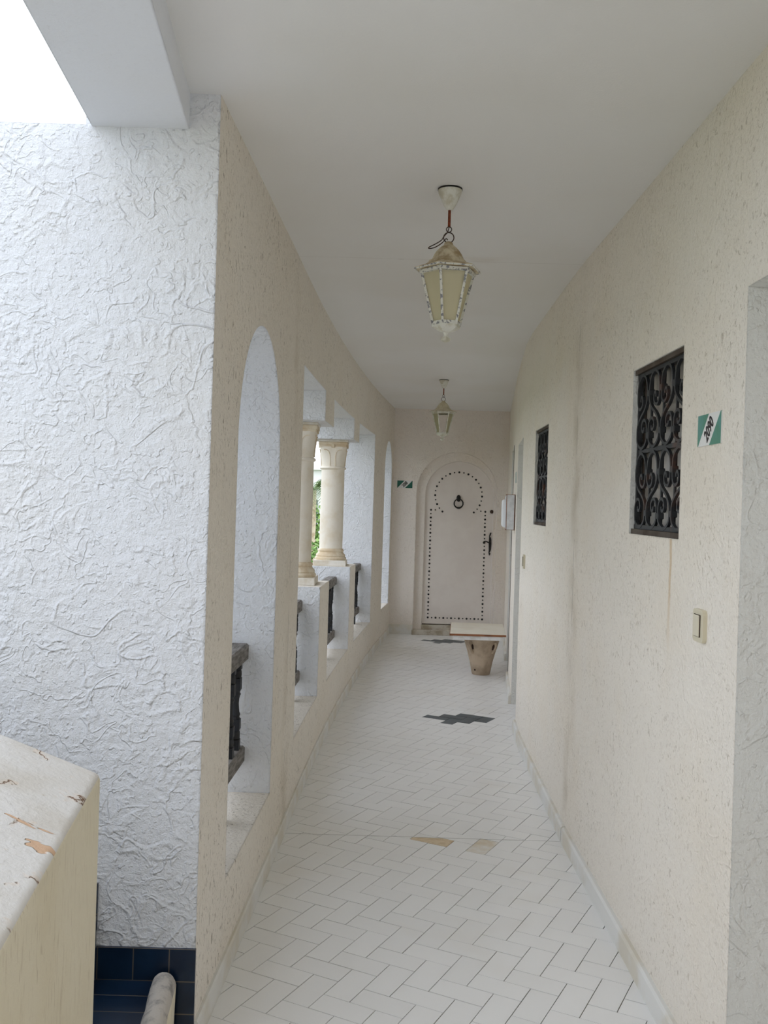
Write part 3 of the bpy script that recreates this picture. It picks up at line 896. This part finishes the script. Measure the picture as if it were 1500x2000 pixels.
# ---- hanging lanterns
def hexring(R, z, az): return [(R*math.sin(math.radians(az+60*k)), -R*math.cos(math.radians(az+60*k)), z) for k in range(6)]
def lantern(label, loc, az, glass, clear, roofm, cable):
    L = thing('hanging_lantern', label, 'lamp', loc, 0)
    z = lambda v: v-H     # local heights measured from the ceiling
    bm = bmesh.new()
    add_lathe(bm, [(.0445, z(2.6995)), (.0445, z(2.694))], 28); link_mesh('ceiling_gasket', bm, M['iron_black'], L)
    bm = bmesh.new()
    add_lathe(bm, [(.043, z(2.694)), (.042, z(2.685)), (.0215, z(2.638)), (.0165, z(2.632)), (.014, z(2.626)), (.008, z(2.622))], 28)
    link_mesh('canopy', bm, M['lamp_white'], L, True)
    bm = bmesh.new(); add_tube(bm, [(0, 0, z(2.626)), (0, 0, z(2.562))], .0052, 10); link_mesh('rod', bm, M['rust_iron'], L, True)
    ring = lambda R, zc, flip, rr: [((R*math.sin(a)) if not flip else 0, 0 if not flip else R*math.sin(a), zc+R*math.cos(a)) for a in [2*PI*i/24 for i in range(24)]]
    bm = bmesh.new(); add_tube(bm, ring(.0095, z(2.553), False, 0), .0019, 6, True); link_mesh('small_ring', bm, M['dark_ring'], L, True)
    bm = bmesh.new(); add_tube(bm, ring(.0185, z(2.5235), False, 0), .0021, 6, True); link_mesh('large_ring', bm, M['dark_ring'], L, True)
    # roof: six-sided bell
    bm = bmesh.new()
    prof = [(.010, 2.508), (.0155, 2.504), (.018, 2.496), (.030, 2.487), (.042, 2.474), (.051, 2.461), (.057, 2.448), (.060, 2.442), (.068, 2.439), (.074, 2.430), (.081, 2.424), (.098, 2.418), (.1225, 2.409), (.1235, 2.403), (.108, 2.401), (.1, 2.404)]
    rows = []
    def blend(r, zz, w):
        out = []
        for k in range(24):
            a = math.radians(az+15*k); m = math.radians((15*k) % 60-30)
            hexr = r*math.cos(PI/6)/math.cos(m)
            rr = hexr*w+r*(1-w)
            out.append(bm.verts.new((rr*math.sin(a), -rr*math.cos(a), z(zz))))
        return out
    for r, zz in prof: rows.append(blend(r, zz, .25 if r < .062 else (.6 if r < .09 else 1)))
    for A, B in zip(rows, rows[1:]):
        for k in range(24): bm.faces.new((A[k], A[(k+1) % 24], B[(k+1) % 24], B[k]))
    bm.faces.new(rows[0]); bm.faces.new(rows[-1][::-1])
    rf = link_mesh('lantern_roof', bm, roofm, L, True)
    bm = bmesh.new(); e = hexring(.122, z(2.404), az)
    add_tube(bm, e, .0032, 6, True); link_mesh('eave_rim', bm, M['lamp_paint'] if cable else M['lamp_white'], rf)
    zt, zb, Rt, Rb = 2.402, 2.206, .0985, .049
    top, bot = [Vector(v) for v in hexring(Rt, z(zt), az)], [Vector(v) for v in hexring(Rb, z(zb), az)]
    bm = bmesh.new()
    for k in range(6): add_tube(bm, [top[k], bot[k]], .0062, 4, square=True)
    for k in range(6):
        a, b = top[k], top[(k+1) % 6]; add_tube(bm, [a-Vector((0, 0, .008)), b-Vector((0, 0, .008))], .0085, 4, square=True)
        a, b = bot[k], bot[(k+1) % 6]; add_tube(bm, [a+Vector((0, 0, .006)), b+Vector((0, 0, .006))], .0085, 4, square=True)
    link_mesh('lantern_frame', bm, M['lamp_paint'] if cable else M['lamp_white'], L)
    for k in range(6):
        bm = bmesh.new()
        q = [top[k], top[(k+1) % 6], bot[(k+1) % 6], bot[k]]
        c = sum(q, Vector())/4
        q = [c+(v-c)*.97 for v in q]
        nrm = (q[1]-q[0]).cross(q[3]-q[0]).normalized()
        if nrm.dot(Vector((c.x, c.y, 0))) < 0: nrm = -nrm
        va = [bm.verts.new(v-nrm*.003) for v in q]; vb = [bm.verts.new(v-nrm*.005) for v in q]
        bm.faces.new(va); bm.faces.new(vb[::-1])
        for i in range(4): bm.faces.new((va[i], va[(i+1) % 4], vb[(i+1) % 4], vb[i]))
        po = link_mesh('glass_pane', bm, M['clear'] if k in clear else glass, L)
        if k in clear: po['label'] = 'clear glass pane'
    bm = bmesh.new()
    pr = [(.054, 2.208), (.052, 2.198), (.036, 2.188), (.022, 2.182), (.010, 2.180)]
    rows = [[bm.verts.new(v) for v in hexring(r, z(zz), az)] for r, zz in pr]
    for A, B in zip(rows, rows[1:]):
        for k in range(6): bm.faces.new((A[k], A[(k+1) % 6], B[(k+1) % 6], B[k]))
    bm.faces.new(rows[0]); bm.faces.new(rows[-1][::-1])
    link_mesh('bottom_cup', bm, M['lamp_white'], L)
    bm = bmesh.new()
    add_lathe(bm, [(.012, z(2.182)), (.009, z(2.176)), (.0075, z(2.170)), (.012, z(2.164)), (.0185, z(2.157)), (.018, z(2.152)), (.010, z(2.147)), (.004, z(2.145))], 18)
    link_mesh('finial', bm, M['lamp_white'], L, True)
    if cable:
        bm = bmesh.new()
        pts = [(0, -.004, z(2.56)), (-.006, -.01, z(2.54)), (-.02, -.02, z(2.52)), (-.028, -.03, z(2.505)), (-.05, -.04, z(2.488)), (-.072, -.04, z(2.476)), (-.070, -.045, z(2.470)), (-.05, -.055, z(2.473)), (-.028, -.045, z(2.490)), (-.016, -.03, z(2.506)), (-.010, -.015, z(2.516)), (-.004, -.01, z(2.512))]
        add_tube(bm, spline(pts, 5), .0018, 6); link_mesh('cable', bm, M['dark_ring'], L, True)
    return L
lantern('white six-sided hanging lantern with chipped paint nearest on the ceiling', (.205, 3.42, H), -79, M['frosted'], (), M['lamp_roof'], True)
lantern('white six-sided hanging lantern with a clear front pane farther along the ceiling', (.514, 8.64, H), -32, M['frosted_green'], (0, 3), M['lamp_roof_clean'], False)

# ---- parapet, stairs, blue tile skirting, curb in the lower left
bm = bmesh.new()
zt = lambda x: .95-.36*(x+.6)
P = [(-.60, 2.07), (-.395, .25), (-1.5, .15), (-1.75, 2.10)]
a = [bm.verts.new((x, y, -.003)) for x, y in P]; b = [bm.verts.new((x, y, zt(x))) for x, y in P]
bm.faces.new(a); tf = bm.faces.new(b[::-1])
for i in range(4): bm.faces.new((a[i], a[(i+1) % 4], b[(i+1) % 4], b[i]))
bmesh.ops.bevel(bm, geom=[e for e in bm.edges if not all(v.co.z < .1 for v in e.verts)], offset=.013, segments=5, affect='EDGES', profile=.5)
bmesh.ops.recalc_face_normals(bm, faces=bm.faces); bm.normal_update()
for f in bm.faces: f.material_index = 1 if f.normal.z > .55 else 0
struct(link_mesh('wall_parapet', bm, [M['plaster_buff'], M['coping']]), 'low buff parapet with flaking white top in the lower left foreground', 'wall')

st = thing('staircase', 'navy tiled steps rising to the left beside the parapet', 'stairs', (0, 0, 0))
for k in range(5):
    x1 = -.585-.195*k if k == 0 else -.775-.27*(k-1)
    x0 = -.775-.27*k
    z1 = .192+.178*k
    if k == 0:
        bm = bmesh.new(); add_prism(bm, [(x0, 2.115), (-.517, 2.115), (-.579, 2.672), (x0, 2.672)], -.003, z1, (Vector(), Vector((1, 0, 0)), Vector((0, 1, 0)), Vector((0, 0, 1))))
    else: bm = box_bm((x0, 2.115, z1-.20), (x1, 2.672, z1))
    link_mesh('step', bm, M['blue_tile'], st)
bm = bmesh.new()
add_box(bm, (-.775, 2.671, -.003), (XL(2.68)+.002, 2.6805, .283))
for k in range(1, 5):
    add_box(bm, (-.775-.27*k, 2.671, .15+.178*k), (-.775-.27*(k-1), 2.6805, .283+.178*k))
struct(link_mesh('trim_5', bm, M['blue_tile']), 'navy tile skirting stepping up the foot of the stairwell wall', 'skirting')
bm = bmesh.new()
rows = []
for y, x in ((2.655, -.577), (2.5, -.561), (2.35, -.545), (2.1, -.515), (1.9, -.49)):
    hw = .033
    rows.append([bm.verts.new((x+dx, y, z)) for dx, z in [(-hw, -.003), (hw, -.003)]+[(hw*math.cos(PI*i/9), .190+.034*math.sin(PI*i/9)) for i in range(10)]])
for A, B in zip(rows, rows[1:]):
    for k in range(12): bm.faces.new((A[k], A[(k+1) % 12], B[(k+1) % 12], B[k]))
bm.faces.new(rows[0]); bm.faces.new(rows[-1][::-1])
bmesh.ops.subdivide_edges(bm, edges=bm.edges, cuts=2, use_grid_fill=True)
for v in bm.verts:
    v.co += noise.noise_vector(v.co*28)*.004
bm.normal_update()
for f in bm.faces: f.material_index = 1 if f.normal.x > .5 and f.calc_center_median().z < .19 else 0
struct(link_mesh('trim_6', bm, [M['curb'], M['plaster_buff']], None, True), 'rough rounded mortar curb on the edge of the first blue step', 'curb')

# ------------------------------------------------------------------ garden outside
bm = bmesh.new()
for q in range(1):
    vs = [bm.verts.new(v) for v in ((-60, -40, -.5), (-.9, -40, -.5), (-.2, 11.9, -.5), (40, 12.2, -.5), (40, 70, -.5), (-60, 70, -.5))]
    bm.faces.new(vs)
struct(link_mesh('ground', bm, M['grass']), 'green lawn outside the gallery', 'ground')

bm = box_bm((-5.2, -6, -.498), (-.95, 11.5, -.44))  # added paving, kept pale so less green light bounces onto the walls
def m_pave():
    N = NT('pale_bounce_paving'); N.set(.85, .2); p = N.pos()
    bk = N.n('ShaderNodeTexBrick'); N.l(p, bk.inputs[0]); bk.inputs['Scale'].default_value = 1.6; bk.inputs['Mortar Size'].default_value = .012
    bk.inputs['Color1'].default_value = lin(206, 200, 188); bk.inputs['Color2'].default_value = lin(194, 188, 176); bk.inputs['Mortar'].default_value = lin(140, 132, 118)
    N.col(bk.outputs[0]); return N.m
struct(link_mesh('floor_bounce_terrace', bm, m_pave()), 'added pale terrace outside the arcade for neutral bounce light', 'floor')
def leaf_ball(bm, c, R, n, size):
    for i in range(n):
        d = Vector((random.gauss(0, 1), random.gauss(0, 1), random.gauss(0, 1)))
        d.normalize(); p = Vector(c)+Vector((d.x*R[0], d.y*R[1], d.z*R[2]))*random.uniform(.55, 1)
        u = Vector((random.gauss(0, 1), random.gauss(0, 1), random.gauss(0, 1))).normalized()
        w = u.cross(d+Vector((.01, .02, .03)))
        if w.length < 1e-3: continue
        w.normalize()
        L = size*random.uniform(.7, 1.3)
        bm.faces.new([bm.verts.new(p-u*L*.5), bm.verts.new(p+w*L*.25), bm.verts.new(p+u*L*.5), bm.verts.new(p-w*L*.25)])
def shrub(loc, R, n, size, label):
    S = thing('garden_shrub', label, 'shrub', (loc[0], loc[1], -.5), 0, 'shrubs in the garden')
    bm = bmesh.new(); leaf_ball(bm, (0, 0, R[2]*.9), R, n, size); link_mesh('foliage', bm, M['leaf'], S)
    bm = bmesh.new()
    for k in range(5):
        a = k*1.26; add_tube(bm, [(0, 0, 0), (.25*R[0]*math.cos(a), .25*R[1]*math.sin(a), R[2]*.6), (.5*R[0]*math.cos(a), .5*R[1]*math.sin(a), R[2]*1.2)], [.03, .02, .008], 6)
    link_mesh('stem', bm, M['bark'], S)
shrub((-1.15, 15.2), (1.0, .9, .82), 2600, .10, 'bright green clipped shrub seen between the two stone columns')
shrub((-3.6, 13.6), (1.2, 1.0, .8), 1800, .11, 'rounded green shrub on the lawn left of the columns')
shrub((-4.8, 8.5), (1.0, 1.1, .7), 1600, .11, 'low green shrub on the lawn outside the near arch')
def palm(loc, h, label, lean=.0):
    S = thing('palm_tree', label, 'tree', (loc[0], loc[1], -.5), 0, 'palms in the garden')
    bm = bmesh.new(); add_tube(bm, [(lean*t*t, 0, h*t) for t in [i/10 for i in range(11)]], [.06-.02*i/10+(.006 if i % 2 else 0) for i in range(11)], 12); link_mesh('trunk', bm, M['bark'], S, True)
    for k in range(16):
        a = 2*PI*k/16+random.uniform(-.2, .2); el = random.uniform(.1, 1.1); L = random.uniform(1.2, 1.7)
        bm = bmesh.new()
        pts = []
        for i in range(10):
            t = i/9; r = L*t*math.cos(el)*(1-.12*t)
            pts.append(Vector((lean+r*math.cos(a), r*math.sin(a), h+L*t*math.sin(el)-L*.75*t*t)))
        add_tube(bm, pts, [.016*(1-t/10) for t in range(10)], 5)
        for i in range(1, 9):
            for sg in (-1, 1):
                for f in (0, .5):
                    p = pts[i].lerp(pts[i+1], f); d = (pts[i+1]-pts[i]).normalized()
                    sd = d.cross(Vector((0, 0, 1))).normalized()*sg
                    l = .38*math.sin(PI*(.15+.8*(i+f)/10))
                    tip = p+sd*l*.8+d*l*.55-Vector((0, 0, l*.35))
                    bm.faces.new([bm.verts.new(p-d*.014), bm.verts.new(p+d*.014), bm.verts.new(tip)])
        link_mesh('frond', bm, M['frond'], S)
palm((-1.49, 20.2), 2.3, 'slim pale trunked palm seen through the gap between the columns')
palm((-4.2, 22.5), 3.6, 'taller palm farther left behind the lawn shrub', .3)
shrub((-1.85, 24.0), (.95, .9, 1.1), 1500, .16, 'dull green shrub in front of the white building')
# hanging bougainvillea spray near the arcade
# white building across the garden
B = thing('building', 'white two storey building across the garden', 'building', (-3.0, 30, -.5))
bm = box_bm((-7, 0, 0), (5, 6, 3.05)); add_box(bm, (-7.2, -.15, 3.05), (5.2, 6, 3.25)); link_mesh('wall', bm, M['facade'], B)
for k in range(7):
    bm = box_bm((-6.4+1.6*k, -.03, .9), (-5.5+1.6*k, .02, 2.1)); f = link_mesh('window', bm, M['glass_dark'], B)
    bm = box_bm((-6.45+1.6*k, -.05, 1.45), (-5.45+1.6*k, -.03, 1.52)); link_mesh('mullion', bm, M['facade'], f)

# ------------------------------------------------------------------ light, world, camera
W = bpy.data.worlds.new('overcast'); SC.world = W; W.use_nodes = True
t = W.node_tree; t.nodes.clear()
wo = t.nodes.new('ShaderNodeOutputWorld'); bg = t.nodes.new('ShaderNodeBackground')
tc = t.nodes.new('ShaderNodeTexCoord'); sp = t.nodes.new('ShaderNodeSeparateXYZ'); mr = t.nodes.new('ShaderNodeMapRange'); mx = t.nodes.new('ShaderNodeMix'); mx.data_type = 'RGBA'
t.links.new(tc.outputs['Generated'], sp.inputs[0]); t.links.new(sp.outputs[2], mr.inputs[0])
mr.inputs[1].default_value = -.1; mr.inputs[2].default_value = .9
mx.inputs[6].default_value = (.91, .96, 1.03, 1); mx.inputs[7].default_value = (.90, .96, 1.08, 1)
t.links.new(mr.outputs[0], mx.inputs[0]); t.links.new(mx.outputs[2], bg.inputs[0])
bg.inputs[1].default_value = 1.0
t.links.new(bg.outputs[0], wo.inputs[0])

cam = bpy.data.cameras.new('camera'); co = bpy.data.objects.new('camera', cam); C.objects.link(co)
cam.sensor_fit = 'AUTO'; cam.sensor_width = 36; cam.lens = 36*1850/2000
cam.shift_y = -17/2000
cam.clip_start = .05; cam.clip_end = 300
co.matrix_world = Matrix.Translation((0, 0, 1.558)) @ Matrix.Rotation(PI/2, 4, 'X') @ Matrix.Rotation(.03, 4, 'Z')
SC.camera = co
SC.view_settings.view_transform = 'Standard'; SC.view_settings.look = 'None'
SC.view_settings.gamma = 1; SC.view_settings.use_curve_mapping = False
SC.view_settings.exposure = 1.22
SC.cycles.max_bounces = 12; SC.cycles.diffuse_bounces = 8; SC.cycles.glossy_bounces = 4; SC.cycles.transmission_bounces = 8
SC.cycles.use_denoising = True
